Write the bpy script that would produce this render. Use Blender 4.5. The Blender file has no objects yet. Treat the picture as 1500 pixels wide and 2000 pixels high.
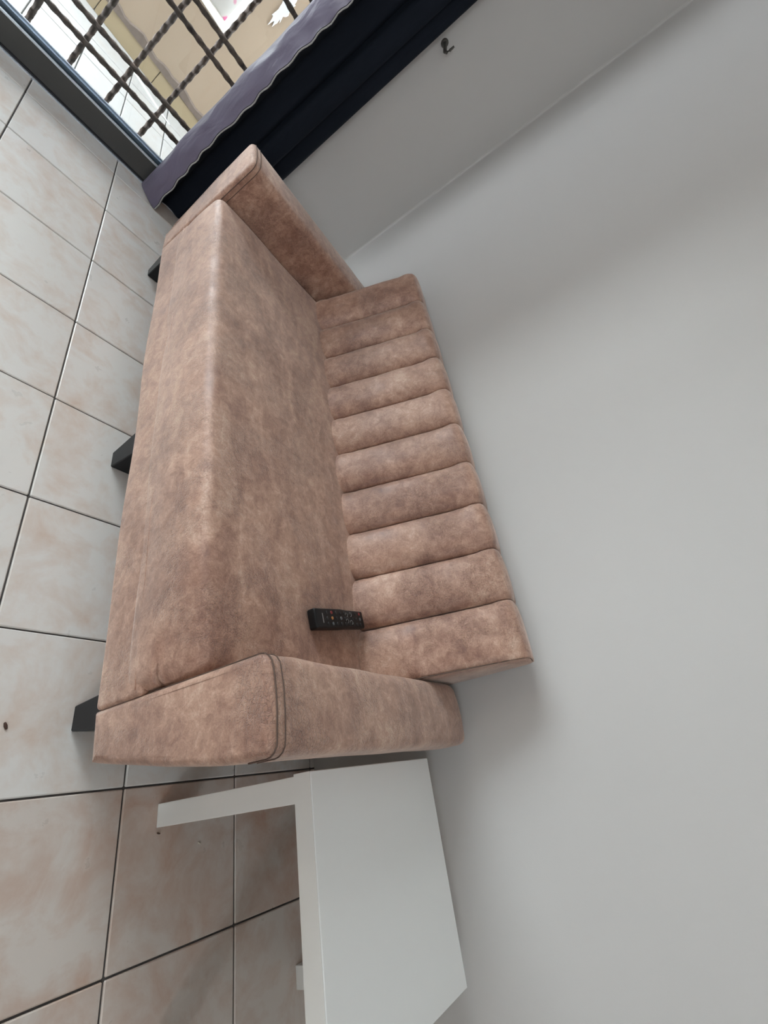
import bpy, bmesh, math, random
from mathutils import Vector, Matrix, noise

random.seed(7)
S = bpy.context.scene
COL = S.collection
U = 1.0 / 3.0            # every coordinate below is in floor-tile units (33 cm); U turns it into metres

# ------------------------------------------------------------------ camera
cam_d = bpy.data.cameras.new('camera')
cam = bpy.data.objects.new('camera', cam_d)
COL.objects.link(cam)
S.camera = cam
cam_d.sensor_fit = 'VERTICAL'
cam_d.sensor_height = 24.0
cam_d.lens = 24.0 * 918.24 / 2000.0
cam_d.clip_start = 0.02
_R = ((0.15065018, 0.5353834, 0.83106506), (0.85564754, 0.35044109, -0.38086524), (-0.49514827, 0.76847619, -0.40530547))
_C = Vector((-1.74862, -1.24223, 3.59280)) * U
cam.matrix_world = Matrix(((_R[0][0], -_R[1][0], -_R[2][0], _C.x), (_R[0][1], -_R[1][1], -_R[2][1], _C.y),
                           (_R[0][2], -_R[1][2], -_R[2][2], _C.z), (0, 0, 0, 1)))

# ------------------------------------------------------------------ world: bright overcast daylight
W = bpy.data.worlds.new('overcast_sky')
S.world = W
W.use_nodes = True
bg = W.node_tree.nodes['Background']
bg.inputs['Color'].default_value = (0.88, 0.95, 1.0, 1)
bg.inputs['Strength'].default_value = 20.0

def portal(name, loc, rot, sx, sy):
    l = bpy.data.lights.new(name, 'AREA')
    l.shape = 'RECTANGLE'; l.size = sx; l.size_y = sy
    l.cycles.is_portal = True
    o = bpy.data.objects.new(name, l); COL.objects.link(o)
    o.location = loc; o.rotation_euler = rot
    return o

# sky portals guide sampling through the door and the two added fill windows (they give no light of their own)
DOOR_Y0, DOOR_Y1, DOOR_Z = -4.7, 1.30, 6.5
portal('door_portal', (-9.97 * U, (DOOR_Y0 + DOOR_Y1) / 2 * U, DOOR_Z / 2 * U), (0, math.radians(-90), 0), DOOR_Z * U, (DOOR_Y1 - DOOR_Y0) * U)
FILL_WIN = (-6.7, -4.5, 3.85, 6.25)          # unseen window added for fill light in the near end wall: y0, y1, z0, z1
portal('fill_window_portal', (4.8 * U, (FILL_WIN[0] + FILL_WIN[1]) / 2 * U, (FILL_WIN[2] + FILL_WIN[3]) / 2 * U), (0, math.radians(90), 0), (FILL_WIN[3] - FILL_WIN[2]) * U, (FILL_WIN[1] - FILL_WIN[0]) * U)

FILL_WIN_FRONT = (-8.9, -7.0, 4.0, 6.5)           # second unseen fill-light window, added in the wall facing the sofa: x0, x1, z0, z1
portal('front_fill_portal', ((FILL_WIN_FRONT[0] + FILL_WIN_FRONT[1]) / 2 * U, -7.72 * U, (FILL_WIN_FRONT[2] + FILL_WIN_FRONT[3]) / 2 * U), (math.radians(90), 0, 0), (FILL_WIN_FRONT[1] - FILL_WIN_FRONT[0]) * U, (FILL_WIN_FRONT[3] - FILL_WIN_FRONT[2]) * U)

vs = S.view_settings
S.display_settings.display_device = 'sRGB'
vs.view_transform = 'Standard'
vs.look = 'None'
vs.gamma = 1.0
vs.use_curve_mapping = False
vs.exposure = 0.3
S.cycles.use_denoising = True
S.cycles.max_bounces = 10
S.cycles.diffuse_bounces = 7
S.cycles.transparent_max_bounces = 12
S.cycles.caustics_reflective = False
S.cycles.caustics_refractive = False

# ------------------------------------------------------------------ materials
class NT:
    def __init__(self, name):
        self.m = bpy.data.materials.new(name); self.m.use_nodes = True
        self.t = self.m.node_tree
        self.b = self.t.nodes['Principled BSDF']
        self._co = None
    def n(self, typ, **kw):
        nd = self.t.nodes.new(typ)
        for k, v in kw.items():
            if isinstance(k, str) and hasattr(nd, k): setattr(nd, k, v)
        return nd
    def l(self, a, b): self.t.links.new(a, b)
    def co(self, kind='Object'):
        if self._co is None: self._co = self.n('ShaderNodeTexCoord')
        return self._co.outputs[kind]
    def pos(self):
        return self.n('ShaderNodeNewGeometry').outputs['Position']
    def noise(self, scale, detail=3, rough=0.5, vec=None, dist=0.0):
        nd = self.n('ShaderNodeTexNoise')
        nd.inputs['Scale'].default_value = scale; nd.inputs['Detail'].default_value = detail
        nd.inputs['Roughness'].default_value = rough; nd.inputs['Distortion'].default_value = dist
        self.l(vec if vec is not None else self.pos(), nd.inputs['Vector'])
        return nd.outputs['Fac']
    def ramp(self, fac, stops):
        r = self.n('ShaderNodeValToRGB')
        els = r.color_ramp.elements
        while len(els) < len(stops): els.new(0.5)
        for e, (p, c) in zip(els, stops):
            e.position = p; e.color = (c[0], c[1], c[2], 1) if not isinstance(c, float) else (c, c, c, 1)
        self.l(fac, r.inputs['Fac'])
        return r.outputs['Color']
    def mix(self, fac, a, b, mode='MIX'):
        m = self.n('ShaderNodeMix'); m.data_type = 'RGBA'; m.blend_type = mode
        for sock, v in ((m.inputs[0], fac), (m.inputs[6], a), (m.inputs[7], b)):
            if hasattr(v, 'links'): self.l(v, sock)
            elif isinstance(v, (int, float)): sock.default_value = v
            else: sock.default_value = (*v, 1)
        return m.outputs[2]
    def math(self, op, a, b=0.0):
        m = self.n('ShaderNodeMath'); m.operation = op
        for i, v in enumerate((a, b)):
            if hasattr(v, 'links'): self.l(v, m.inputs[i])
            else: m.inputs[i].default_value = v
        return m.outputs[0]
    def scale(self, v):
        m = self.n('ShaderNodeMapping'); m.inputs['Scale'].default_value = v
        self.l(self.pos(), m.inputs['Vector'])
        return m.outputs['Vector']
    def bump(self, h, strength, dist, prev=None):
        b = self.n('ShaderNodeBump'); b.inputs['Strength'].default_value = strength; b.inputs['Distance'].default_value = dist
        self.l(h, b.inputs['Height'])
        if prev is not None: self.l(prev, b.inputs['Normal'])
        return b.outputs['Normal']
    def set(self, **kw):
        for k, v in kw.items():
            s = self.b.inputs[k.replace('_', ' ')]
            if hasattr(v, 'links'): self.l(v, s)
            elif isinstance(v, (tuple, list)): s.default_value = (*v, 1) if len(v) == 3 else v
            else: s.default_value = v
        return self

def plain(name, col, rough=0.5, metal=0.0, spec=0.5, var=0.06, vs_=9.0):
    t = NT(name)
    c = t.mix(t.noise(vs_, 3), tuple(x * (1 - var) for x in col), tuple(min(1, x * (1 + var)) for x in col))
    t.set(Base_Color=c, Roughness=rough, Metallic=metal, Specular_IOR_Level=spec)
    return t.m

def mat_suede():
    t = NT('suede')
    p = t.pos()
    big = t.noise(5.5, 4, 0.6, dist=0.6)
    streak = t.noise(7.0, 5, 0.65, vec=t.scale((0.55, 1.7, 1.0)), dist=0.9)
    mid = t.noise(33, 6, 0.74, dist=0.6)
    fine = t.noise(260, 3, 0.65)
    f = t.math('ADD', t.math('MULTIPLY', big, 0.24), t.math('MULTIPLY', streak, 0.34))
    f = t.math('ADD', f, t.math('MULTIPLY', mid, 0.42))
    c = t.ramp(f, [(0.36, (0.175, 0.080, 0.054)), (0.45, (0.288, 0.150, 0.104)), (0.54, (0.435, 0.258, 0.184)), (0.65, (0.610, 0.430, 0.330))])
    c = t.mix(t.ramp(fine, [(0.38, 0.0), (0.62, 1.0)]), t.mix(1.0, c, (0.80, 0.77, 0.75), 'MULTIPLY'), c)
    # crackle: tiny creases that only show in patches
    vor = t.n('ShaderNodeTexVoronoi'); vor.feature = 'DISTANCE_TO_EDGE'; vor.inputs['Scale'].default_value = 135
    wob = t.n('ShaderNodeVectorMath'); wob.operation = 'ADD'
    nz = t.n('ShaderNodeTexNoise'); nz.inputs['Scale'].default_value = 60
    t.l(p, nz.inputs['Vector'])
    sc = t.n('ShaderNodeVectorMath'); sc.operation = 'SCALE'; sc.inputs['Scale'].default_value = 0.022
    t.l(nz.outputs['Color'], sc.inputs[0]); t.l(p, wob.inputs[0]); t.l(sc.outputs[0], wob.inputs[1])
    t.l(wob.outputs[0], vor.inputs['Vector'])
    crack = t.ramp(vor.outputs['Distance'], [(0.0, 0.0), (0.11, 1.0)])
    mask = t.ramp(t.noise(6.5, 3, 0.6, dist=0.4), [(0.46, 0.0), (0.60, 1.0)])
    crk = t.mix(mask, (1, 1, 1), crack)
    c = t.mix(t.math('MULTIPLY', mask, 0.6), c, t.mix(1.0, c, t.mix(crack, (0.55, 0.50, 0.48), (1, 1, 1)), 'MULTIPLY'))
    h = t.bump(crk, 0.55, 0.0016)
    h = t.bump(mid, 0.45, 0.004, h)
    h = t.bump(fine, 0.25, 0.0008, h)
    t.set(Base_Color=c, Roughness=t.ramp(big, [(0.35, 0.44), (0.65, 0.62)]), Normal=h, Specular_IOR_Level=0.6,
          Sheen_Weight=0.5, Sheen_Roughness=0.45, Sheen_Tint=(0.95, 0.85, 0.78))
    return t.m

def mat_wall(name, col, var=0.03):
    t = NT(name)
    a = t.noise(0.9, 3, 0.5); b = t.noise(150, 2, 0.6); d = t.noise(9, 4, 0.6)
    c = t.mix(a, tuple(x * (1 - var) for x in col), tuple(x * (1 + var) for x in col))
    h = t.bump(b, 0.10, 0.0012); h = t.bump(d, 0.12, 0.004, h)
    t.set(Base_Color=c, Roughness=0.62, Normal=h, Specular_IOR_Level=0.3)
    return t.m

def mat_tile(name, base, blotch, blot_lo, blot_hi, rough=0.33, seedshift=0.0):
    t = NT(name)
    oi = t.n('ShaderNodeObjectInfo')
    add = t.n('ShaderNodeVectorMath'); add.operation = 'ADD'
    comb = t.n('ShaderNodeCombineXYZ')
    t.l(t.math('MULTIPLY', oi.outputs['Random'], 7.0), comb.inputs['Z'])
    t.l(t.pos(), add.inputs[0]); t.l(comb.outputs[0], add.inputs[1])
    v = add.outputs[0]
    a = t.noise(7.5, 5, 0.62, vec=v, dist=0.5)
    b = t.noise(17, 4, 0.6, vec=v, dist=0.3)
    f = t.math('ADD', t.math('MULTIPLY', a, 0.7), t.math('MULTIPLY', b, 0.3))
    c = t.mix(t.ramp(f, [(blot_lo, 0.0), (blot_hi, 1.0)]), base, blotch)
    c = t.mix(t.ramp(oi.outputs['Random'], [(0, 0.0), (1, 0.10)]), c, tuple(x * 0.8 for x in base))
    h = t.bump(t.noise(22, 4, 0.55, vec=v), 0.22, 0.004)
    t.set(Base_Color=c, Roughness=t.ramp(b, [(0.3, rough - 0.06), (0.7, rough + 0.1)]), Normal=h, Specular_IOR_Level=0.75)
    return t.m

def mat_glass():
    t = NT('clear_glass')
    t.t.nodes.remove(t.b)
    tr = t.n('ShaderNodeBsdfTransparent'); gl = t.n('ShaderNodeBsdfGlossy'); gl.inputs['Roughness'].default_value = 0.02
    fr = t.n('ShaderNodeFresnel'); fr.inputs['IOR'].default_value = 1.35
    tr.inputs['Color'].default_value = (0.97, 0.985, 0.98, 1)
    mx = t.n('ShaderNodeMixShader')
    t.l(fr.outputs[0], mx.inputs[0]); t.l(tr.outputs[0], mx.inputs[1]); t.l(gl.outputs[0], mx.inputs[2])
    t.l(mx.outputs[0], t.t.nodes['Material Output'].inputs['Surface'])
    return t.m

def mat_cloth(name, col, rough, sheen, var=0.15, spec=0.2):
    t = NT(name)
    a = t.noise(4, 3, 0.5)
    c = t.mix(a, tuple(x * (1 - var) for x in col), tuple(x * (1 + var) for x in col))
    h = t.bump(t.noise(420, 2, 0.5), 0.15, 0.0006)
    h = t.bump(t.noise(16, 3, 0.5, vec=t.scale((1, 1, 0.45)), dist=0.6), 0.55, 0.012, h)
    t.set(Base_Color=c, Roughness=rough, Normal=h, Sheen_Weight=sheen, Sheen_Roughness=0.4, Specular_IOR_Level=spec)
    return t.m

def mat_patio_wall():
    t = NT('ochre_render')
    a = t.noise(2.2, 4, 0.6); b = t.noise(40, 4, 0.65)
    c = t.mix(a, (0.26, 0.195, 0.14), (0.31, 0.245, 0.185))
    vor = t.n('ShaderNodeTexVoronoi'); vor.feature = 'DISTANCE_TO_EDGE'; vor.inputs['Scale'].default_value = 2.6
    nz = t.n('ShaderNodeTexNoise'); nz.inputs['Scale'].default_value = 7; nz.inputs['Detail'].default_value = 4
    t.l(t.pos(), nz.inputs['Vector'])
    ad = t.n('ShaderNodeVectorMath'); ad.operation = 'ADD'; sc = t.n('ShaderNodeVectorMath'); sc.operation = 'SCALE'; sc.inputs['Scale'].default_value = 0.25
    t.l(nz.outputs['Color'], sc.inputs[0]); t.l(t.pos(), ad.inputs[0]); t.l(sc.outputs[0], ad.inputs[1]); t.l(ad.outputs[0], vor.inputs['Vector'])
    line = t.ramp(vor.outputs['Distance'], [(0.0, 1.0), (0.006, 0.0)])
    mk = t.math('MULTIPLY', line, t.ramp(t.noise(3.1, 2), [(0.5, 0.0), (0.56, 0.6)]))
    c = t.mix(mk, c, (0.30, 0.20, 0.13))
    t.set(Base_Color=c, Roughness=0.85, Normal=t.bump(b, 0.3, 0.002), Specular_IOR_Level=0.2)
    return t.m

def mat_window_print():
    t = NT('printed_blind')
    w = t.n('ShaderNodeTexWave'); w.inputs['Scale'].default_value = 6.5; w.inputs['Distortion'].default_value = 5.0; w.inputs['Detail'].default_value = 2.0
    t.l(t.scale((1, 1.6, 1.0)), w.inputs['Vector'])
    c = t.ramp(w.outputs['Fac'], [(0.0, (0.35, 0.37, 0.40)), (0.22, (0.9, 0.9, 0.92)), (1.0, (0.95, 0.95, 0.96))])
    pk = t.ramp(t.noise(11, 1, 0.5), [(0.60, 0.0), (0.64, 1.0)])
    c = t.mix(pk, c, (0.85, 0.25, 0.50))
    t.set(Base_Color=c, Roughness=0.6)
    return t.m

M = {}
M['suede'] = mat_suede()
M['stitch'] = plain('stitch_thread', (0.10, 0.062, 0.047), 0.8, var=0.2)
M['legblack'] = plain('black_wood', (0.010, 0.0105, 0.012), 0.5, spec=0.35, var=0.3, vs_=30)
M['wall'] = mat_wall('wall_paint', (0.525, 0.511, 0.497))
M['ceil'] = mat_wall('ceiling_paint', (0.78, 0.78, 0.77))
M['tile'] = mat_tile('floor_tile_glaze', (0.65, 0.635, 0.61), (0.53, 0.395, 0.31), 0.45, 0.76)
M['tile2'] = mat_tile('blotched_warm_light_tile', (0.57, 0.515, 0.47), (0.43, 0.265, 0.185), 0.43, 0.72)  # near tiles: rust blotches plus warm indoor light put into the base colour
M['grout'] = plain('dark_grout', (0.075, 0.070, 0.067), 0.9, var=0.25, vs_=40)
M['ptile'] = mat_tile('patio_tile_glaze', (0.235, 0.232, 0.228), (0.225, 0.205, 0.188), 0.5, 0.7, rough=0.5)
M['pgrout'] = plain('grey_grout', (0.085, 0.085, 0.082), 0.9, var=0.2, vs_=40)
M['table'] = plain('white_laminate', (0.78, 0.785, 0.77), 0.38, spec=0.4, var=0.012, vs_=3)
M['tedge'] = plain('white_edge_band', (0.70, 0.695, 0.665), 0.42, spec=0.4, var=0.015, vs_=3)
M['rail'] = plain('dark_anodised_aluminium', (0.060, 0.060, 0.058), 0.36, metal=0.15, spec=0.5, var=0.08, vs_=4)
M['alu'] = plain('bright_aluminium_edge', (0.62, 0.67, 0.74), 0.3, metal=0.6, var=0.04)
M['bluealu'] = plain('blue_grey_track', (0.15, 0.20, 0.27), 0.4, metal=0.3, var=0.1)
M['rail_foot_shade'] = plain('painted_shade_black', (0.012, 0.012, 0.016), 0.7)
M['glass'] = mat_glass()
M['navy'] = mat_cloth('navy_blackout_cloth', (0.0115, 0.0145, 0.0215), 0.8, 0.012, spec=0.06)
M['lining'] = mat_cloth('lavender_satin_lining', (0.105, 0.088, 0.130), 0.42, 0.25, spec=0.45)
M['hem'] = plain('pale_hem_thread', (0.30, 0.29, 0.28), 0.8)
M['iron'] = None
t = NT('rusty_painted_iron')
c = t.ramp(t.noise(55, 4, 0.7), [(0.35, (0.036, 0.027, 0.025)), (0.55, (0.075, 0.054, 0.045)), (0.72, (0.125, 0.085, 0.064))])
t.set(Base_Color=c, Roughness=0.7, Metallic=0.0, Specular_IOR_Level=0.25, Normal=t.bump(t.noise(90, 3), 0.3, 0.002))
M['iron'] = t.m
M['pwall'] = mat_patio_wall()
M['pbase'] = plain('yellow_skirting_tile', (0.30, 0.235, 0.145), 0.4, var=0.08, vs_=6)
M['mortar'] = plain('dirty_mortar', (0.105, 0.080, 0.066), 0.95, var=0.35, vs_=45)
M['peel'] = plain('bare_white_plaster', (0.50, 0.51, 0.52), 0.9, var=0.06, vs_=30)
M['sunlight'] = plain('painted_sunlight_white', (0.92, 0.92, 0.90), 0.3, var=0.02)  # sunlight on the patio floor put into a white colour
M['pframe'] = plain('white_window_frame', (0.78, 0.77, 0.72), 0.5, var=0.05)
M['blind'] = mat_window_print()
M['remote'] = plain('black_plastic', (0.006, 0.0065, 0.0075), 0.42, spec=0.35, var=0.1)
M['button'] = plain('dark_rubber_button', (0.018, 0.018, 0.020), 0.6)
M['bgrey'] = plain('grey_button', (0.10, 0.11, 0.12), 0.5)
M['borange'] = plain('orange_button', (0.36, 0.16, 0.05), 0.5)
M['bred'] = plain('red_button', (0.20, 0.03, 0.03), 0.5)
M['print'] = plain('grey_print', (0.20, 0.20, 0.20), 0.6)
M['hook'] = plain('dull_steel', (0.10, 0.095, 0.085), 0.45, metal=0.6)
M['crumb'] = plain('brown_crumb', (0.06, 0.03, 0.02), 0.9)
M['pale'] = plain('pale_crumb', (0.5, 0.45, 0.38), 0.9)

# ------------------------------------------------------------------ mesh helpers (tile units in, metres out)
def box(bm, x0, x1, y0, y1, z0, z1):
    vs_ = [bm.verts.new((x, y, z)) for x in (x0, x1) for y in (y0, y1) for z in (z0, z1)]
    for f in ((0, 1, 3, 2), (4, 6, 7, 5), (0, 4, 5, 1), (2, 3, 7, 6), (0, 2, 6, 4), (1, 5, 7, 3)):
        bm.faces.new([vs_[i] for i in f])
    return vs_

def bbox(x0, x1, y0, y1, z0, z1, bev=0.0, seg=2):
    bm = bmesh.new(); box(bm, x0, x1, y0, y1, z0, z1)
    if bev:
        bmesh.ops.bevel(bm, geom=bm.edges[:], offset=bev, segments=seg, profile=0.5, affect='EDGES')
    return bm

def axis(lo, hi, r, n):
    k = 4
    a = [lo + r * (1 - math.cos(math.pi / 2 * i / k)) * 1.0 for i in range(k)]
    b = [hi - r * (1 - math.cos(math.pi / 2 * i / k)) for i in range(k)][::-1]
    mid = [lo + r + (hi - lo - 2 * r) * i / n for i in range(n + 1)]
    return a + mid + b

def rbox(lo, hi, r, n=(8, 8, 4), fn=None):
    """rounded, subdivided box; fn(p) may push the surface about"""
    bm = bmesh.new()
    ax = [axis(lo[i], hi[i], r, n[i]) for i in range(3)]
    cache = {}
    def vert(p):
        q = [min(max(p[i], lo[i] + r), hi[i] - r) for i in range(3)]
        d = Vector(p) - Vector(q)
        s = Vector(q) + (d.normalized() * r if d.length > 1e-9 else d)
        key = (round(s.x, 5), round(s.y, 5), round(s.z, 5))
        if key not in cache:
            cache[key] = bm.verts.new(fn(s) if fn else s)
        return cache[key]
    for a in range(3):
        b, c = (a + 1) % 3, (a + 2) % 3
        for side in (0, 1):
            for i in range(len(ax[b]) - 1):
                for j in range(len(ax[c]) - 1):
                    q = []
                    for (ii, jj) in ((i, j), (i + 1, j), (i + 1, j + 1), (i, j + 1)):
                        p = [0, 0, 0]; p[a] = (lo, hi)[side][a]; p[b] = ax[b][ii]; p[c] = ax[c][jj]
                        q.append(vert(p))
                    if side == 0: q = q[::-1]
                    u = []
                    for v in q:
                        if v not in u: u.append(v)
                    if len(u) >= 3:
                        try: bm.faces.new(u)
                        except ValueError: pass
    return bm

def tube(bm, pts, r, n=6, closed=False):
    pts = [Vector(p) for p in pts]
    rings = []
    for i, p in enumerate(pts):
        d = (pts[min(i + 1, len(pts) - 1)] - pts[max(i - 1, 0)]).normalized()
        up = Vector((0, 0, 1)) if abs(d.z) < 0.9 else Vector((1, 0, 0))
        s = d.cross(up).normalized(); t_ = s.cross(d)
        rr = r[i] if isinstance(r, (list, tuple)) else r
        rings.append([bm.verts.new(p + (s * math.cos(2 * math.pi * k / n) + t_ * math.sin(2 * math.pi * k / n)) * rr) for k in range(n)])
    for a, b in zip(rings, rings[1:]):
        for k in range(n):
            bm.faces.new((a[k], a[(k + 1) % n], b[(k + 1) % n], b[k]))
    bm.faces.new(rings[0][::-1]); bm.faces.new(rings[-1])

def put(name, bm, mat, parent=None, root=(0, 0, 0), smooth=None):
    """link bm as one mesh object; root = the thing's own origin (tile units)"""
    R_ = Vector(root)
    for v in bm.verts: v.co = (v.co - R_) * U
    bmesh.ops.recalc_face_normals(bm, faces=bm.faces[:])
    me = bpy.data.meshes.new(name); bm.to_mesh(me); bm.free()
    me.materials.append(mat)
    o = bpy.data.objects.new(name, me); COL.objects.link(o)
    if parent is not None: o.parent = parent
    else: o.location = R_ * U
    if smooth is not None:
        for p in me.polygons: p.use_smooth = True
        if smooth < 179:
            me.set_sharp_from_angle(angle=math.radians(smooth))
    return o

def thing(name, loc, label, cat, group=None):
    o = bpy.data.objects.new(name, None); COL.objects.link(o)
    o.empty_display_size = 0.05
    o.location = Vector(loc) * U
    tag(o, label, cat, group)
    return o

def tag(o, label, cat=None, group=None, kind=None):
    o['label'] = label
    if cat: o['category'] = cat
    if group: o['group'] = group
    if kind: o['kind'] = kind
    return o

def share(src, name, parent, loc, scale=(1, 1, 1)):
    c = bpy.data.objects.new(name, src); COL.objects.link(c)
    c.parent = parent; c.location = Vector(loc) * U; c.scale = scale
    return c

# ------------------------------------------------------------------ the room
YW = 3.07       # wall behind the sofa
XD = -9.50      # inner face of the door wall
X1, Y0, ZC = 4.6, -7.5, 7.7

fl = put('floor', bbox(-9.21, X1, Y0, YW, -0.30, -0.016), M['grout'])
tag(fl, 'beige ceramic tiled floor with thin dark grout lines', 'floor', kind='structure')

def tile_bm(w, d, g=0.011, h=0.03, b=0.007):
    return bbox(-w / 2 + g, w / 2 - g, -d / 2 + g, d / 2 - g, -h, 0.0, b, 1)
tile_meshes = {}
def tile_mesh(w, d, mat, g, nm):
    k = (round(w, 3), round(d, 3), nm)
    if k not in tile_meshes:
        bm = tile_bm(w, d, g)
        for v in bm.verts: v.co *= U
        bmesh.ops.recalc_face_normals(bm, faces=bm.faces[:])
        me = bpy.data.meshes.new(nm); bm.to_mesh(me); bm.free(); me.materials.append(mat)
        tile_meshes[k] = me
    return tile_meshes[k]
xs = [-9.205, -8.8366] + [float(i) for i in range(-8, 5)] + [X1]
ys = [Y0] + [float(j) for j in range(-7, 4)] 
ys = [y for y in ys if y < YW] + [YW]
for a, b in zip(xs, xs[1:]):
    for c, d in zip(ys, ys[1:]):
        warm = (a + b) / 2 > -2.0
        tm, tn = (M['tile2'], 'tile_warm_light') if warm else (M['tile'], 'tile')
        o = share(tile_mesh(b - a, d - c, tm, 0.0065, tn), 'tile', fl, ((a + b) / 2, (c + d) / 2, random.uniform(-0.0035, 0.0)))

tag(put('wall_back', bbox(XD - 0.5, X1 + 0.5, YW, YW + 0.4, -0.3, ZC), M['wall']), 'plain light grey painted wall behind the sofa', 'wall', kind='structure')
bm = bmesh.new()
box(bm, XD - 0.45, XD, DOOR_Y1, YW, -0.3, ZC)
box(bm, XD - 0.45, XD, DOOR_Y0, DOOR_Y1, DOOR_Z, ZC)
box(bm, XD - 0.45, XD, Y0, DOOR_Y0, -0.3, ZC)
tag(put('wall_left', bm, M['wall']), 'grey painted wall around the glazed patio door and curtain', 'wall', kind='structure')
# softly rounded plaster bead down the corner
bm = bmesh.new()
prof = [(XD, YW), (XD + 0.035, YW)] + [(XD + 0.035 * (1 - math.sin(a)) , YW - 0.035 * (1 - math.cos(a))) for a in (0.5, 1.0)] + [(XD, YW - 0.035)]
lo = [bm.verts.new((x, y, 0.0)) for x, y in prof]; hi = [bm.verts.new((x, y, ZC)) for x, y in prof]
for i in range(len(prof)):
    j = (i + 1) % len(prof); bm.faces.new((lo[i], lo[j], hi[j], hi[i]))
bm.faces.new(lo); bm.faces.new(hi)
tag(put('trim_1', bm, M['wall']), 'narrow plaster bead filling the corner between the two grey walls', 'trim', kind='structure')
bm = bmesh.new()
box(bm, X1, X1 + 0.4, Y0, FILL_WIN[0], -0.3, ZC); box(bm, X1, X1 + 0.4, FILL_WIN[1], YW, -0.3, ZC)
box(bm, X1, X1 + 0.4, FILL_WIN[0], FILL_WIN[1], -0.3, FILL_WIN[2]); box(bm, X1, X1 + 0.4, FILL_WIN[0], FILL_WIN[1], FILL_WIN[3], ZC)
tag(put('wall_right', bm, M['wall']), 'grey painted wall with an added fill-light window at the near end of the room', 'wall', kind='structure')
bm = bmesh.new()
box(bm, XD, FILL_WIN_FRONT[0], Y0 - 0.4, Y0, -0.3, ZC); box(bm, FILL_WIN_FRONT[1], X1, Y0 - 0.4, Y0, -0.3, ZC)
box(bm, FILL_WIN_FRONT[0], FILL_WIN_FRONT[1], Y0 - 0.4, Y0, -0.3, FILL_WIN_FRONT[2]); box(bm, FILL_WIN_FRONT[0], FILL_WIN_FRONT[1], Y0 - 0.4, Y0, FILL_WIN_FRONT[3], ZC)
tag(put('wall_front', bm, M['wall']), 'grey painted wall with an added small high fill-light window facing the sofa', 'wall', kind='structure')
tag(put('ceiling', bbox(XD - 0.45, X1 + 0.4, Y0 - 0.4, YW + 0.4, ZC, ZC + 0.3), M['ceil']), 'plain white ceiling over the room', 'ceiling', kind='structure')

# ------------------------------------------------------------------ glazed patio door
def leaf(idx, y0, y1, xf, label):
    R0 = (xf, (y0 + y1) / 2, 0)
    d = thing('door_%d' % idx, R0, label, 'door'); d['kind'] = 'structure'
    put('bottom_rail', bbox(xf - 0.12, xf, y0, y1, 0.035, 0.30, 0.006, 1), M['rail'], d, R0)
    put('rail_foot_shade', bbox(xf - 0.11, xf + 0.004, y0, y1, 0.0, 0.034), M['rail_foot_shade'], d, R0)  # shadow along the rail foot, put in as a near-black strip
    put('glazing_bead', bbox(xf - 0.030, xf + 0.001, y0, y1, 0.301, 0.318), M['alu'], d, R0)
    put('track_cover', bbox(xf - 0.14, xf - 0.085, y0, y1, 0.301, 0.352), M['bluealu'], d, R0)
    put('track_lip', bbox(xf - 0.162, xf - 0.142, y0, y1, 0.301, 0.368), M['alu'], d, R0)
    put('top_rail', bbox(xf - 0.12, xf, y0, y1, DOOR_Z - 0.25, DOOR_Z), M['rail'], d, R0)
    for a in (y0, y1 - 0.2):
        put('stile', bbox(xf - 0.12, xf, a, a + 0.2, 0.37, DOOR_Z - 0.25, 0.006, 1), M['rail'], d, R0)
    put('glass_pane', bbox(xf - 0.075, xf - 0.06, y0 + 0.19, y1 - 0.19, 0.30, DOOR_Z - 0.24), M['glass'], d, R0)
    return d
leaf(1, -1.75, DOOR_Y1, -9.20, 'glazed door leaf with a dark bottom rail beside the curtain')
leaf(2, DOOR_Y0, -1.60, -9.38, 'glazed door leaf with a dark bottom rail farther from the curtain')
tag(put('lit_tile_edge_strip', bbox(-9.205, -9.172, DOOR_Y0, DOOR_Y1, -0.02, 0.012), M['alu']), 'thin bright strip standing in for the lit tile edge where the floor meets the door', 'trim', kind='structure')  # added strip: light catching the tile edge, put into a pale colour
tag(put('trim_3', bbox(XD - 0.46, -9.206, DOOR_Y0, DOOR_Y1, -0.3, -0.003), M['rail']), 'dark sill under the glazed door', 'trim', kind='structure')

# ------------------------------------------------------------------ security grille of twisted bars
GX = -10.03
R0 = (GX, 0, 0)
g = thing('security_grille', R0, 'rusty brown security grille of twisted iron bars outside the glass door', 'grille')
def twisted(a, b, w, pitch):
    a, b = Vector(a), Vector(b); d = (b - a); n = int(d.length / 0.03); ln = d.length
    bm = bmesh.new(); u = Vector((1, 0, 0)); v = d.normalized().cross(u)
    rings = []
    for i in range(n + 1):
        p = a + d * (i / n); ph = 2 * math.pi * ln * i / n / pitch
        ring = []
        for k in range(6):
            an = k * math.pi / 3
            rr = w * 0.5 * (1 + 0.13 * math.cos(2 * an - ph))
            ring.append(bm.verts.new(p + (u * math.cos(an) + v * math.sin(an)) * rr))
        rings.append(ring)
    for q, r in zip(rings, rings[1:]):
        for k in range(6): bm.faces.new((q[k], q[(k + 1) % 6], r[(k + 1) % 6], r[k]))
    bm.faces.new(rings[0][::-1]); bm.faces.new(rings[-1])
    return bm
for k in range(-10, 4):
    y = 0.13 + 0.466 * k
    if DOOR_Y0 < y < DOOR_Y1:
        put('upright_bar', twisted((GX, y, -0.02), (GX, y, DOOR_Z), 0.068, 0.14), M['iron'], g, R0, smooth=60)
for k in range(6):
    for dz in (0.44, 0.692):
        z = dz + 1.113 * k
        if z < DOOR_Z:
            put('cross_bar', twisted((GX + 0.04, DOOR_Y0, z), (GX + 0.04, DOOR_Y1, z), 0.068, 0.14), M['iron'], g, R0, smooth=60)

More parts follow.
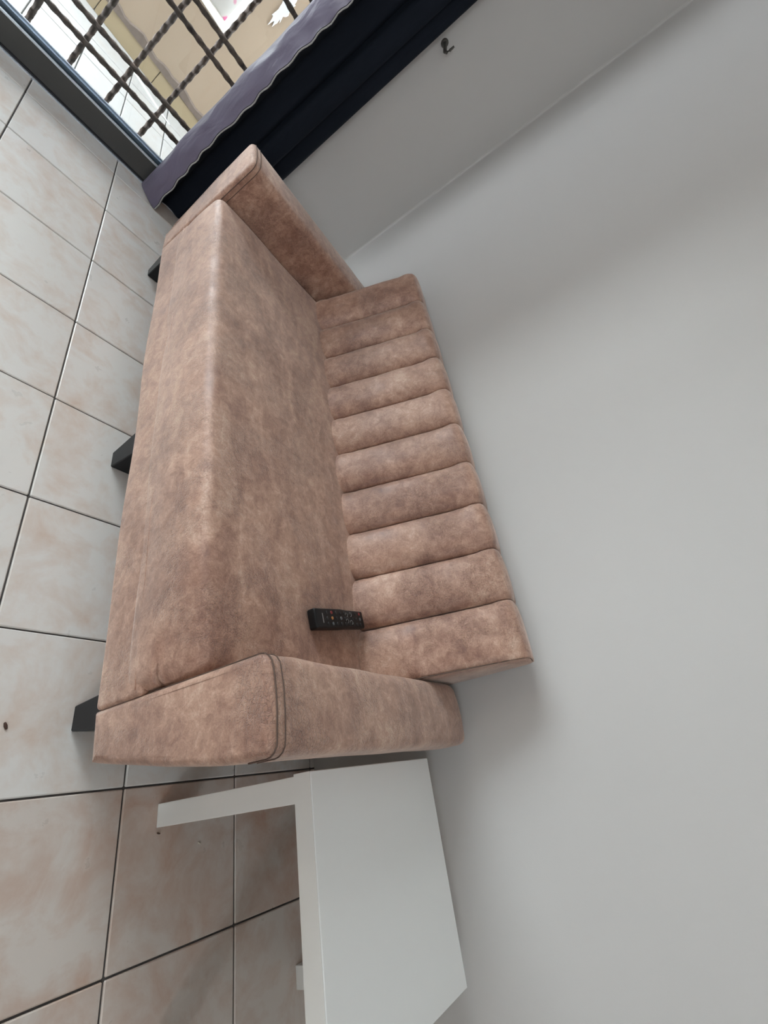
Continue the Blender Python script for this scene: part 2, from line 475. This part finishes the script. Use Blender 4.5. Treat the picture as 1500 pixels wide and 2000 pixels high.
# ------------------------------------------------------------------ patio
pf = put('patio_floor', bbox(-19, XD - 0.45, -14, 4.5, -0.30, -0.02), M['pgrout'])
tag(pf, 'pale small-tiled patio floor outside the door', 'floor', kind='structure')
PT = 0.61
px = [-10.22 + PT * (1 - i) for i in range(0, 6)]
px = [-9.955] + [x for x in px if x < -9.97]
for a, b in zip(px[1:], px):
    for j in range(-6, 4):
        c = -0.72 + PT * j
        share(tile_mesh(b - a, PT, M['ptile'], 0.007, 'tile'), 'tile', pf, ((a + b) / 2, c + PT / 2, 0))
# the rest of the patio, out of the photograph, in larger slabs
for i in range(8):
    for j in range(6):
        a = px[-1] - 0.9 * i; c = -4.38 + 0 - 1.4 * j
        share(tile_mesh(0.9, 1.4, M['ptile'], 0.007, 'tile'), 'tile', pf, (a - 0.45, c - 0.7, 0))
    for j in range(4):
        a = px[-1] - 0.9 * i
        share(tile_mesh(0.9, 1.4, M['ptile'], 0.007, 'tile'), 'tile', pf, (a - 0.45, -4.38 + 1.4 * j + 0.7, 0))
for j in range(6):
    c = -4.38 - 1.4 * j
    w = -9.955 - px[-1]
    share(tile_mesh(w, 1.4, M['ptile'], 0.007, 'tile'), 'tile', pf, ((-9.955 + px[-1]) / 2, c - 0.7, 0))

# oblique ochre wall across the patio: local frame a along the wall, b out of it towards the door, z up
WA = Vector((0.215, 1.0, 0)).normalized(); WB = Vector((WA.y, -WA.x, 0)); WO = Vector((-12.22, -0.35, 0))
def wl(a, b, z): return WO + WA * a + WB * b + Vector((0, 0, z))
def wbox(a0, a1, b0, b1, z0, z1, bev=0.0):
    bm = bbox(a0, a1, b0, b1, z0, z1, bev, 1)
    for v in bm.verts: v.co = wl(v.co.x, v.co.y, v.co.z)
    return bm
A0, A1, PZ = -1.55, 4.2, 8.0
WY0, WY1, WZ0, WZ1 = -0.75, 0.80, 1.40, 3.4    # window opening in that wall
bm = bmesh.new()
for (a0, a1, z0, z1) in ((A0, WY0, -0.1, PZ), (WY1, A1, -0.1, PZ), (WY0, WY1, -0.1, WZ0), (WY0, WY1, WZ1, PZ)):
    for v in box(bm, a0, a1, -0.4, 0.0, z0, z1): v.co = wl(v.co.x, v.co.y, v.co.z)
pw = tag(put('patio_wall', bm, M['pwall']), 'weathered ochre rendered wall across the patio', 'wall', kind='structure')
a = A0 + 0.12
k = 0
while a < A1 - 0.2:
    w = 0.98
    put('skirting_tile', wbox(a + 0.006, a + w - 0.006, 0.001, 0.03, 0.0, 0.245 + 0.01 * (k % 2), 0.004), M['pbase'], pw)
    a += w; k += 1
bm = bmesh.new()
n = 60
st = []
for i in range(n + 1):
    a = A0 + 0.1 + (A1 - A0 - 0.2) * i / n
    h = 0.31 + 0.07 * (0.5 + noise.noise((a * 4, 0, 0))); dp = 0.045 + 0.02 * noise.noise((a * 6, 3, 0))
    st.append([bm.verts.new(wl(a, 0.001, 0.250)), bm.verts.new(wl(a, dp, 0.250)), bm.verts.new(wl(a, dp * 0.7, h)), bm.verts.new(wl(a, 0.001, h + 0.02))])
for p, q in zip(st, st[1:]):
    for k in range(4): bm.faces.new((p[k], p[(k + 1) % 4], q[(k + 1) % 4], q[k]))
bm.faces.new(st[0][::-1]); bm.faces.new(st[-1])
put('mortar_ridge', bm, M['mortar'], pw)
def patch(ca, cz, ra, rz, seed, th=0.012):
    bm = bmesh.new(); n = 40; f = []; b_ = []
    for i in range(n):
        an = 2 * math.pi * i / n
        r = 1 + 0.6 * noise.noise((math.cos(an) * 2.6 + seed, math.sin(an) * 2.6, seed)) + 0.5 * noise.noise((math.cos(an) * 9 + seed, math.sin(an) * 9, seed))
        f.append(bm.verts.new(wl(ca + ra * r * math.cos(an), th, cz + rz * r * math.sin(an))))
        b_.append(bm.verts.new(wl(ca + ra * r * math.cos(an) * 1.05, 0.001, cz + rz * r * math.sin(an) * 1.05)))
    bm.faces.new(f)
    for i in range(n): bm.faces.new((f[i], b_[i], b_[(i + 1) % n], f[(i + 1) % n]))
    return put('peeled_patch', bm, M['peel'], pw)
patch(1.13, 2.36, 0.055, 0.21, 3.1); patch(1.36, 2.60, 0.03, 0.12, 9.7)
tag(put('patio_shade_slab', bbox(-13.4, XD - 0.47, -3.2, 4.4, 7.2, 7.4), M['ceil']), 'unseen pale roof slab added to shade the patio', 'roof', kind='structure')  # added out of view to cut the sky light on the patio
tag(put('sky_block_wall', bbox(XD - 0.45, XD - 0.05, -24, Y0 - 0.4, -0.3, 10.5), M['pwall']), 'unseen long house front added to keep sky light off the patio wall', 'wall', kind='structure')  # added beyond the view, blocks sky from the patio wall
# window in the patio wall
R0 = tuple(wl((WY0 + WY1) / 2, 0, WZ0))
pwn = thing('window_1', R0, 'white framed window with a printed blind in the ochre patio wall', 'window'); pwn['kind'] = 'structure'
fw = 0.09
for (a0, a1, z0, z1, nm) in ((WY0, WY1, WZ0, WZ0 + fw, 'sill_rail'), (WY0, WY1, WZ1 - fw, WZ1, 'head_rail'), (WY0, WY0 + fw, WZ0 + fw, WZ1 - fw, 'jamb'), (WY1 - fw, WY1, WZ0 + fw, WZ1 - fw, 'jamb')):
    put(nm, wbox(a0, a1, -0.16, 0.02, z0, z1, 0.008), M['pframe'], pwn, R0)
put('mullion', wbox(0.33, 0.40, -0.14, 0.0, WZ0 + fw, WZ1 - fw, 0.006), M['mortar'], pwn, R0)
put('printed_blind', wbox(WY0 + fw, WY1 - fw, -0.2, -0.165, WZ0 + 0.05, WZ1 - 0.05), M['blind'], pwn, R0)
# sliver of sunlight, built as a white tapering strip along the foot of the wall
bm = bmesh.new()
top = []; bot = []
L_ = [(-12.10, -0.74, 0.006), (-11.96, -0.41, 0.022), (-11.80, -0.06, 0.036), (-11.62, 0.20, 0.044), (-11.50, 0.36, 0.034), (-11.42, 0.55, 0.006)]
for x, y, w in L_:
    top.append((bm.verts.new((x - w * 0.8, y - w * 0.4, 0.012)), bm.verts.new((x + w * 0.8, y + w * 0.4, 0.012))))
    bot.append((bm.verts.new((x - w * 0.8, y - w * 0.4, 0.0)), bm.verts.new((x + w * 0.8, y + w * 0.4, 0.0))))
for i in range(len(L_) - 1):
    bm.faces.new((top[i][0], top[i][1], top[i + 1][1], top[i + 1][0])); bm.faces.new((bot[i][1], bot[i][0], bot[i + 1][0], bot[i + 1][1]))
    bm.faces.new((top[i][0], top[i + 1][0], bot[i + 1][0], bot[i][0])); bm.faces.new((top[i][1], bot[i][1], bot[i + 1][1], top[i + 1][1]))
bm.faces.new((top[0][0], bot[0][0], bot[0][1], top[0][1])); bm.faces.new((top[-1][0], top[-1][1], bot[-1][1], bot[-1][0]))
tag(put('sun_sliver', bm, M['sunlight']), 'sliver of sunlight built as a thin white strip along the foot of the patio wall', 'strip')

# ------------------------------------------------------------------ curtain
CR = (-9.05, 0.9, 0)
cu = thing('curtain', CR, 'dark navy curtain with a lavender turned-back edge beside the glass door', 'curtain')
def catmull(P, n):
    out = []
    for i in range(len(P) - 1):
        p0, p1, p2, p3 = (Vector(P[max(i - 1, 0)]), Vector(P[i]), Vector(P[i + 1]), Vector(P[min(i + 2, len(P) - 1)]))
        for k in range(n):
            t_ = k / n
            out.append(0.5 * ((2 * p1) + (-p0 + p2) * t_ + (2 * p0 - 5 * p1 + 4 * p2 - p3) * t_ ** 2 + (-p0 + 3 * p1 - 3 * p2 + p3) * t_ ** 3))
    out.append(Vector(P[-1]))
    return out
def drape(path, zs, zbot, off, th=0.02):
    """sheet hung along a plan path; off(s, z) -> (dx, dy)"""
    bm = bmesh.new(); F = []; B = []
    n = len(path)
    for z in zs:
        rf, rb = [], []
        for i, p in enumerate(path):
            d = (path[min(i + 1, n - 1)] - path[max(i - 1, 0)]).normalized(); nn = Vector((d.y, -d.x))
            dx, dy = off(i / (n - 1), z)
            zz = max(z, zbot(i / (n - 1))) if z == zs[0] else z
            q = Vector((p.x + dx, p.y + dy))
            rf.append(bm.verts.new((q.x + nn.x * th / 2, q.y + nn.y * th / 2, zz)))
            rb.append(bm.verts.new((q.x - nn.x * th / 2, q.y - nn.y * th / 2, zz)))
        F.append(rf); B.append(rb)
    for a, b, c, d in zip(F, F[1:], B, B[1:]):
        for i in range(n - 1):
            bm.faces.new((a[i], a[i + 1], b[i + 1], b[i])); bm.faces.new((c[i + 1], c[i], d[i], d[i + 1]))
        bm.faces.new((a[0], b[0], d[0], c[0])); bm.faces.new((a[-1], c[-1], d[-1], b[-1]))
    for i in range(n - 1):
        bm.faces.new((F[0][i], B[0][i], B[0][i + 1], F[0][i + 1])); bm.faces.new((F[-1][i], F[-1][i + 1], B[-1][i + 1], B[-1][i]))
    return bm
CZ = 6.68
zs = [0.02] + [0.12 + (CZ - 0.12) * i / 120 for i in range(121)]
def wav(s, z):
    k = min(1.0, s * 1.0)
    b_ = (0.030 * math.sin(5.2 * z + 4 * s + 3.5 * noise.noise((z * 0.8, s, 2.0))) + 0.016 * math.sin(12.5 * z - 6 * s + 4 * noise.noise((z * 1.1, 5, s)))) * math.sin(math.pi * min(max(s, 0.0), 1.0)) ** 0.7
    return (b_, 0.011 * math.sin(z * 21 + 3.0 * noise.noise((z * 1.3, 0, 4))) * k ** 3 + 0.016 * noise.noise((s, z * 1.4, 7.0)) + 0.5 * b_ - 0.05 * s * min(1.0, z / 1.1))
lin = catmull([(-9.13, 0.325), (-9.06, 0.345), (-8.97, 0.40), (-8.89, 0.47), (-8.83, 0.525)], 6)
put('lining', drape(lin, zs, lambda s: 0.02, wav), M['lining'], cu, CR, smooth=60)
pan = catmull([(-8.845, 0.540), (-8.98, 0.565), (-9.14, 0.61), (-9.17, 0.74), (-9.12, 0.86), (-9.165, 0.93), (-9.04, 0.975), (-9.03, 1.16), (-9.15, 1.205), (-9.165, 1.29), (-9.16, 1.36), (-9.19, 1.43), (-9.30, 1.48), (-9.475, 1.51)], 4)
def wav2(s, z):
    w = wav(1.0, z); f = max(0.0, 1 - s * 8)
    return (w[0] * f, w[1] * f - 0.10 * (z / 3.5) * max(0, s - 0.4))
put('panel', drape(pan, zs, lambda s: 0.02, wav2), M['navy'], cu, CR, smooth=60)
bm = bmesh.new()
tube(bm, [(lin[-1].x + wav(1, z)[0] + 0.005, lin[-1].y + wav(1, z)[1] + 0.008, z) for z in zs], 0.009, 5)
put('hem', bm, M['hem'], cu, CR, smooth=60)
RR = (-9.05, -1.5, 7.0)
ro = thing('curtain_rod', RR, 'metal curtain rod above the glass door carrying the navy curtain', 'curtain rod')
bm = bmesh.new(); tube(bm, [(-9.05, -5.0, 6.83), (-9.05, 1.75, 6.83)], 0.04, 12); put('rod', bm, M['hook'], ro, RR, smooth=40)
for y in (-4.95, 1.7):
    bm = bmesh.new(); tube(bm, [(-9.05, y, 6.83), (-9.2, y, 6.83), (XD, y, 6.83)], 0.03, 8); put('bracket', bm, M['hook'], ro, RR, smooth=40)
for y in (0.36, 0.56, 0.8, 1.04, 1.25, 1.45):
    bm = bmesh.new()
    tube(bm, [(-9.05 + 0.085 * math.cos(a * math.pi / 8), y, 6.79 + 0.085 * math.sin(a * math.pi / 8)) for a in range(17)], 0.012, 5)
    put('ring', bm, M['hook'], ro, RR, smooth=60)

# ------------------------------------------------------------------ sofa
SR = (-5.0, 1.7, 0)
so = thing('sofa', SR, 'brown suede-look sofa bed with channelled back and low square arms', 'sofa')
SX0, SX1 = -7.56, -2.45
# base
def base_fn(p):
    q = p.copy()
    if p.y < 1.2: q.y -= 0.028 * math.sin(math.pi * (p.x - SX0) / (SX1 - SX0)) * (0.6 + 0.4 * math.sin(p.x * 3))
    return q
put('base', rbox((SX0 - 0.02, 0.538, 0.325), (SX1 + 0.02, 2.85, 0.80), 0.03, (30, 4, 3), base_fn), M['suede'], so, SR, smooth=60)
# seat cushion
def seat_fn(p):
    q = p.copy()
    u_ = (p.x - SX0) / (SX1 - SX0); e = math.sin(math.pi * min(max(u_, 0), 1)) ** 0.5
    v_ = min(max((p.y - 0.5) / 1.8, 0), 1)
    if p.z > 1.0:
        q.z += 0.015 * e * math.sin(math.pi * v_) ** 0.6 + 0.012 * noise.noise((p.x * 1.6, p.y * 1.6, 0)) - 0.03 * v_
        # the front edge slumps towards the near arm
        k = max(0.0, (u_ - 0.86) / 0.14) * max(0, 1 - v_ * 2.2)
        q.z -= 0.10 * k ** 1.5; 
    if p.y < 0.95:
        q.y -= 0.026 * math.sin(math.pi * min(max(u_, 0), 1)) * max(0, (0.95 - p.y) / 0.42)
        k = max(0.0, (u_ - 0.86) / 0.14)
        q.y += 0.09 * k ** 1.5 * max(0, (p.z - 0.8) / 0.5) * max(0, (0.95 - p.y) / 0.4)
        q.y -= 0.030 * math.sin(math.pi * min(max((p.z - 0.72) / 0.6, 0), 1)) * (0.5 + 0.5 * e) - 0.008 * noise.noise((p.x * 2.2, p.z * 2.2, 5))
    return q
cush = put('seat_cushion', rbox((SX0, 0.535, 0.60), (SX1, 2.75, 1.345), 0.085, (60, 24, 9), seat_fn), M['suede'], so, SR, smooth=180)
bm = bmesh.new()
tube(bm, [(x, 0.534 - 0.028 * math.sin(math.pi * (x - SX0) / (SX1 - SX0)) * (0.6 + 0.4 * math.sin(x * 3)), 0.742) for x in [SX0 + 0.02 + (SX1 - SX0 - 0.04) * i / 40 for i in range(41)]], 0.007, 6)
put('welt', bm, M['suede'], cush, SR, smooth=60)
# armrests: a flared section swept front to back
def arm(sgn, xin, label):
    # section measured from the inner face: outward o, height z
    sec = [(0.0, 0.325), (0.0, 0.8), (0.0, 1.3), (0.0, 1.70)]
    sec += [(0.085 - 0.085 * math.cos(a), 1.755 + 0.085 * math.sin(a)) for a in (0.0, 0.39, 0.79, 1.18, 1.57)]
    sec += [(0.18, 1.852), (0.30, 1.855)]
    sec += [(0.432 + 0.068 * math.sin(a), 1.78 + 0.068 * math.cos(a)) for a in (0.0, 0.39, 0.79, 1.18, 1.57)]
    sec += [(0.500, 1.66), (0.488, 1.48), (0.462, 1.28), (0.425, 1.02), (0.380, 0.76), (0.345, 0.55), (0.315, 0.38), (0.300, 0.325)]
    n = len(sec)
    P = [Vector(p) for p in sec]
    nor = []
    for i in range(n):
        d = (P[(i + 1) % n] - P[i - 1]).normalized(); nor.append(Vector((-d.y, d.x)))
    if sum((P[i] - Vector((0.25, 1.1))).dot(nor[i]) for i in range(n)) < 0: nor = [-x for x in nor]
    st = []
    r = 0.05
    for a in (0.0, 0.3, 0.65, 1.0, 1.3, 1.57):
        st.append((0.540 + r * (1 - math.sin(a)), -r * (1 - math.cos(a))) if False else (0.540 + r * (1 - math.sin(math.pi / 2 - a)), -r * (1 - math.sin(a))))
    m = 22
    for i in range(1, m): st.append((0.590 + (2.84 - 0.590) * i / m, 0.0))
    for a in (1.57, 1.2, 0.8, 0.4, 0.0):
        st.append((2.84 + 0.10 * math.cos(a), -0.10 * (1 - math.sin(a))))
    bm = bmesh.new(); rings = []
    for y, ins in st:
        ring = []
        for i in range(n):
            p = P[i] + nor[i] * ins
            w = 0.010 * noise.noise((y * 2.0, p.x * 2 + p.y * 1.7, 3.0 * sgn)) if 0.7 < y < 2.8 else 0.0
            # top sinks a little towards the back
            zz = p.y - (0.03 * max(0, (y - 0.6) / 2.3) if p.y > 1.6 else 0)
            q = p + nor[i] * w
            ring.append(bm.verts.new((xin + sgn * q.x, y + (0.012 * noise.noise((q.x * 5, q.y * 4, 1.0)) if y < 0.56 else 0), zz + nor[i].y * w)))
        rings.append(ring)
    for a, b in zip(rings, rings[1:]):
        for i in range(n): bm.faces.new((a[i], a[(i + 1) % n], b[(i + 1) % n], b[i]))
    bm.faces.new(rings[0]); bm.faces.new(rings[-1][::-1])
    o = put('armrest', bm, M['suede'], so, SR, smooth=50)
    o['label'] = label
    for yy, rad in ((0.583, 0.0042), (0.640, 0.0034)):
        bm = bmesh.new()
        tube(bm, [(xin + sgn * (P[i].x + nor[i].x * 0.004), yy, P[i].y + nor[i].y * 0.004) for i in range(1, 17)], rad, 5)
        put('stitched_seam', bm, M['stitch'], o, SR, smooth=60)
    return o
arm(1, -2.435, 'nearer flared suede armrest beside the white table')
arm(-1, -7.575, 'farther flared suede armrest beside the curtain')
# back: a wedge frame carrying ten padded channels
bk = put('backrest', rbox((-7.46, 2.70, 0.85), (-2.49, 2.99, 2.44), 0.05, (10, 3, 6)), M['suede'], so, SR, smooth=60)
seams = [-7.53, -6.99, -6.45, -5.94, -5.43, -4.925, -4.415, -3.92, -3.435, -2.945, -2.44]
prof = [(2.165, 1.10), (2.15, 1.26), (2.175, 1.36), (2.235, 1.50), (2.33, 1.76), (2.425, 2.02), (2.51, 2.25), (2.575, 2.42), (2.61, 2.52), (2.66, 2.585), (2.73, 2.605), (2.84, 2.59), (2.93, 2.565), (2.985, 2.52), (3.01, 2.45), (3.02, 2.2), (3.02, 1.7), (3.02, 1.2), (2.95, 1.10), (2.6, 1.08)]
PF = []
for i in range(len(prof)):
    a, b = Vector(prof[i]), Vector(prof[(i + 1) % len(prof)])
    PF.append(a); PF.append(a * 0.75 + b * 0.25); PF.append((a + b) / 2); PF.append(a * 0.25 + b * 0.75)
PF = [(PF[i - 1] + 2 * PF[i] + PF[(i + 1) % len(PF)]) / 4 for i in range(len(PF))]
n = len(PF)
PN = []
for i in range(n):
    d = (PF[(i + 1) % n] - PF[i - 1]).normalized(); PN.append(Vector((-d.y, d.x)))
cen = Vector((2.75, 1.7))
if sum((PF[i] - cen).dot(PN[i]) for i in range(n)) < 0: PN = [-x for x in PN]
for ci in range(10):
    xa, xb = seams[ci], seams[ci + 1]
    bm = bmesh.new(); rings = []
    m = 14
    for k in range(m + 1):
        s = k / m
        s2 = 0.5 - 0.5 * math.cos(math.pi * s)           # denser at the seams
        x = xa + 0.004 + (xb - xa - 0.008) * s2
        e = abs(2 * s2 - 1)
        flat_end = (ci == 0 and s2 < 0.5) or (ci == 9 and s2 > 0.5)
        puff = (1 - e ** (6.0 if flat_end else 2.6)) ** 0.6
        ring = []
        for i in range(n):
            p = PF[i]
            front = (1.0 if 1.2 < p.y and p.x < 2.9 else 0.45) * (1 - 0.62 * min(1, max(0, (p.y - 2.36) / 0.2)))
            g_ = 0.010 * noise.noise((x * 3.0, p.x * 2.5, p.y * 3.5 + ci * 3))
            gath = 0.006 * math.sin(p.y * 46 + 3 * noise.noise((x * 2, p.y * 2, ci))) * (e ** 4) * (1 if (p.y < 1.6 or p.y > 2.35) else 0.25)
            depth = (0.035 if flat_end else 0.088)
            if ci == 9 and 1.38 < p.y < 2.0 and p.x < 2.6:
                g_ += 0.013 * max(0, s2 - 0.15) * math.sin(p.y * 52 + 5 * s2 + 2 * noise.noise((x * 3, p.y * 2, 1))) * math.sin(math.pi * (p.y - 1.38) / 0.62)
            o_ = PN[i] * ((puff - 1) * depth * front + (g_ + gath) * front)
            ring.append(bm.verts.new((x, p.x + o_.x, p.y + o_.y)))
        rings.append(ring)
    for a, b in zip(rings, rings[1:]):
        for i in range(n): bm.faces.new((a[i], a[(i + 1) % n], b[(i + 1) % n], b[i]))
    bm.faces.new(rings[0]); bm.faces.new(rings[-1][::-1])
    put('channel', bm, M['suede'], bk, SR, smooth=60)
# end seams of the back
bm = bmesh.new()
tube(bm, [(-2.446, PF[i].x - PN[i].x * 0.022, PF[i].y - PN[i].y * 0.022) for i in range(12, 48)], 0.005, 5)
put('end_seam', bm, M['stitch'], bk, SR, smooth=60)
# legs, tapering to the floor
def leg(x0b, x1b, x0t, x1t, yb, yt, dy):
    bm = bmesh.new()
    v = [bm.verts.new(p) for p in ((x0b, yb, 0.0), (x1b, yb, 0.0), (x1b, yb + dy * 0.8, 0.0), (x0b, yb + dy * 0.8, 0.0),
                                   (x0t, yt, 0.40), (x1t, yt, 0.40), (x1t, yt + dy, 0.40), (x0t, yt + dy, 0.40))]
    for f in ((3, 2, 1, 0), (4, 5, 6, 7), (0, 1, 5, 4), (1, 2, 6, 5), (2, 3, 7, 6), (3, 0, 4, 7)): bm.faces.new([v[i] for i in f])
    bmesh.ops.bevel(bm, geom=bm.edges[:], offset=0.008, segments=1, affect='EDGES')
    put('leg', bm, M['legblack'], so, SR)
leg(-2.53, -2.367, -2.555, -2.31, 0.574, 0.574, 0.24)
leg(-4.71, -4.550, -4.80, -4.535, 0.540, 0.556, 0.24)
leg(-7.55, -7.440, -7.62, -7.42, 0.590, 0.580, 0.24)
for x in (-2.5, -4.7, -7.45): leg(x - 0.08, x + 0.08, x - 0.12, x + 0.12, 2.55, 2.52, 0.24)

# ------------------------------------------------------------------ white side table
TX0, TX1, TY0, TY1, TH = -1.885, -0.432, 1.268, 2.795, 1.462
TR = ((TX0 + TX1) / 2, (TY0 + TY1) / 2, 0)
ta = thing('side_table', TR, 'white square side table against the near end of the sofa', 'table')
top = put('table_top', bbox(TX0, TX1, TY0, TY1, TH - 0.135, TH, 0.004, 1), M['table'], ta, TR)
put('edge_band', bbox(TX0 + 0.001, TX1 - 0.001, TY0 - 0.004, TY0 - 0.0005, TH - 0.134, TH - 0.005), M['tedge'], top, TR)
lw = 0.148
for lx in (TX0 + 0.012, TX1 - lw - 0.002):
    for ly in (TY0 + 0.004, TY1 - lw - 0.002):
        put('leg', bbox(lx, lx + lw, ly, ly + lw, 0.0, TH - 0.1352, 0.003, 1), M['tedge'], ta, TR)

# ------------------------------------------------------------------ remote control on the seat
re = thing('remote_control', (-2.955, 1.83, 1.352), 'black television remote control lying on the sofa seat', 'remote control')
re.rotation_euler = (math.radians(1.5), 0, math.radians(9.0))
body = put('body', rbox((-0.080, -0.345, 0.0), (0.080, 0.33, 0.080), 0.016, (3, 8, 2), lambda p: Vector((p.x * (1 - 0.06 * (p.y > 0)), p.y, p.z - (0.022 * max(0, p.y / 0.33) if p.z > 0.04 else 0)))), M['remote'], re, smooth=40)
def btn(x, y, rx, ry, mat, nm='button'):
    z = 0.079 - 0.022 * max(0, y / 0.33)
    bm = bmesh.new(); k = 10
    lo = [bm.verts.new((x + rx * math.cos(2 * math.pi * i / k), y + ry * math.sin(2 * math.pi * i / k), z - 0.006)) for i in range(k)]
    hi = [bm.verts.new((x + rx * 0.85 * math.cos(2 * math.pi * i / k), y + ry * 0.85 * math.sin(2 * math.pi * i / k), z + 0.006)) for i in range(k)]
    for i in range(k): bm.faces.new((lo[i], lo[(i + 1) % k], hi[(i + 1) % k], hi[i]))
    bm.faces.new(hi); bm.faces.new(lo[::-1])
    put(nm, bm, mat, body, smooth=40)
for r_ in range(9):
    for c_ in (-1, 0, 1):
        y = -0.20 + r_ * 0.058
        m_ = M['button']
        if (r_, c_) in ((1, 1), (8, 0)): m_ = M['bgrey']
        if (r_, c_) == (1, 0): m_ = M['borange']
        if (r_, c_) in ((8, -1), (1, -1)): m_ = M['bred']
        if r_ == 3 and c_ == 0: m_ = M['bgrey']
        btn(c_ * 0.045, y, 0.015, 0.013, m_)
bm = bbox(-0.038, 0.038, -0.262, -0.252, 0.0796, 0.0806); put('printed_bar', bm, M['print'], body)
for (x, y) in ((-0.03, 0.06), (0.02, 0.06), (-0.035, 0.12), (0.03, 0.12)):
    bm = bmesh.new(); z = 0.0815 - 0.022 * max(0, y / 0.33)
    tube(bm, [(x + 0.017 * math.cos(a * math.pi / 6), y + 0.015 * math.sin(a * math.pi / 6), z) for a in range(10)], 0.0022, 4)
    put('printed_arc', bm, M['print'], body)

# ------------------------------------------------------------------ hook on the wall, crumbs on the floor
HR = (XD, 1.615, 4.06)
hk = thing('wall_hook', HR, 'small dull metal hook on the wall beside the curtain', 'hook')
bm = bmesh.new(); tube(bm, [(XD, 1.605, 4.07), (XD + 0.02, 1.605, 4.07)], [0.05, 0.04], 12); put('rose', bm, M['hook'], hk, HR, smooth=40)
bm = bmesh.new()
tube(bm, [(XD + 0.01, 1.605, 4.07), (XD + 0.10, 1.61, 4.05), (XD + 0.16, 1.615, 4.03), (XD + 0.20, 1.62, 4.04), (XD + 0.215, 1.622, 4.08), (XD + 0.21, 1.622, 4.14)], [0.026, 0.026, 0.024, 0.02, 0.016, 0.012], 8)
put('prong', bm, M['hook'], hk, HR, smooth=60)
def crumb(x, y, l, w, ang, mat, label):
    R0 = (x, y, 0.0)
    bm = rbox((-l, -w, -0.002), (l, w, 0.012), 0.005, (2, 2, 1), lambda p: Vector((p.x * math.cos(ang) - p.y * math.sin(ang) * (1 - (p.x / l) ** 2 * 0.6) + x, p.x * math.sin(ang) + p.y * math.cos(ang) * (1 - (p.x / l) ** 2 * 0.6) + y, max(p.z, 0.0))))
    tag(put('crumb', bm, mat, None, R0, smooth=60), label, 'crumb')
crumb(-2.402, 0.187, 0.022, 0.010, 0.4, M['crumb'], 'tiny dark brown crumb on the pale floor tile left of the sofa leg')
crumb(-1.690, 1.29, 0.014, 0.005, 1.2, M['crumb'], 'tiny dark crumb at the foot of the white table leg')
crumb(-1.575, 1.644, 0.014, 0.005, 0.9, M['pale'], 'tiny pale crumb on the shaded floor tile under the table')
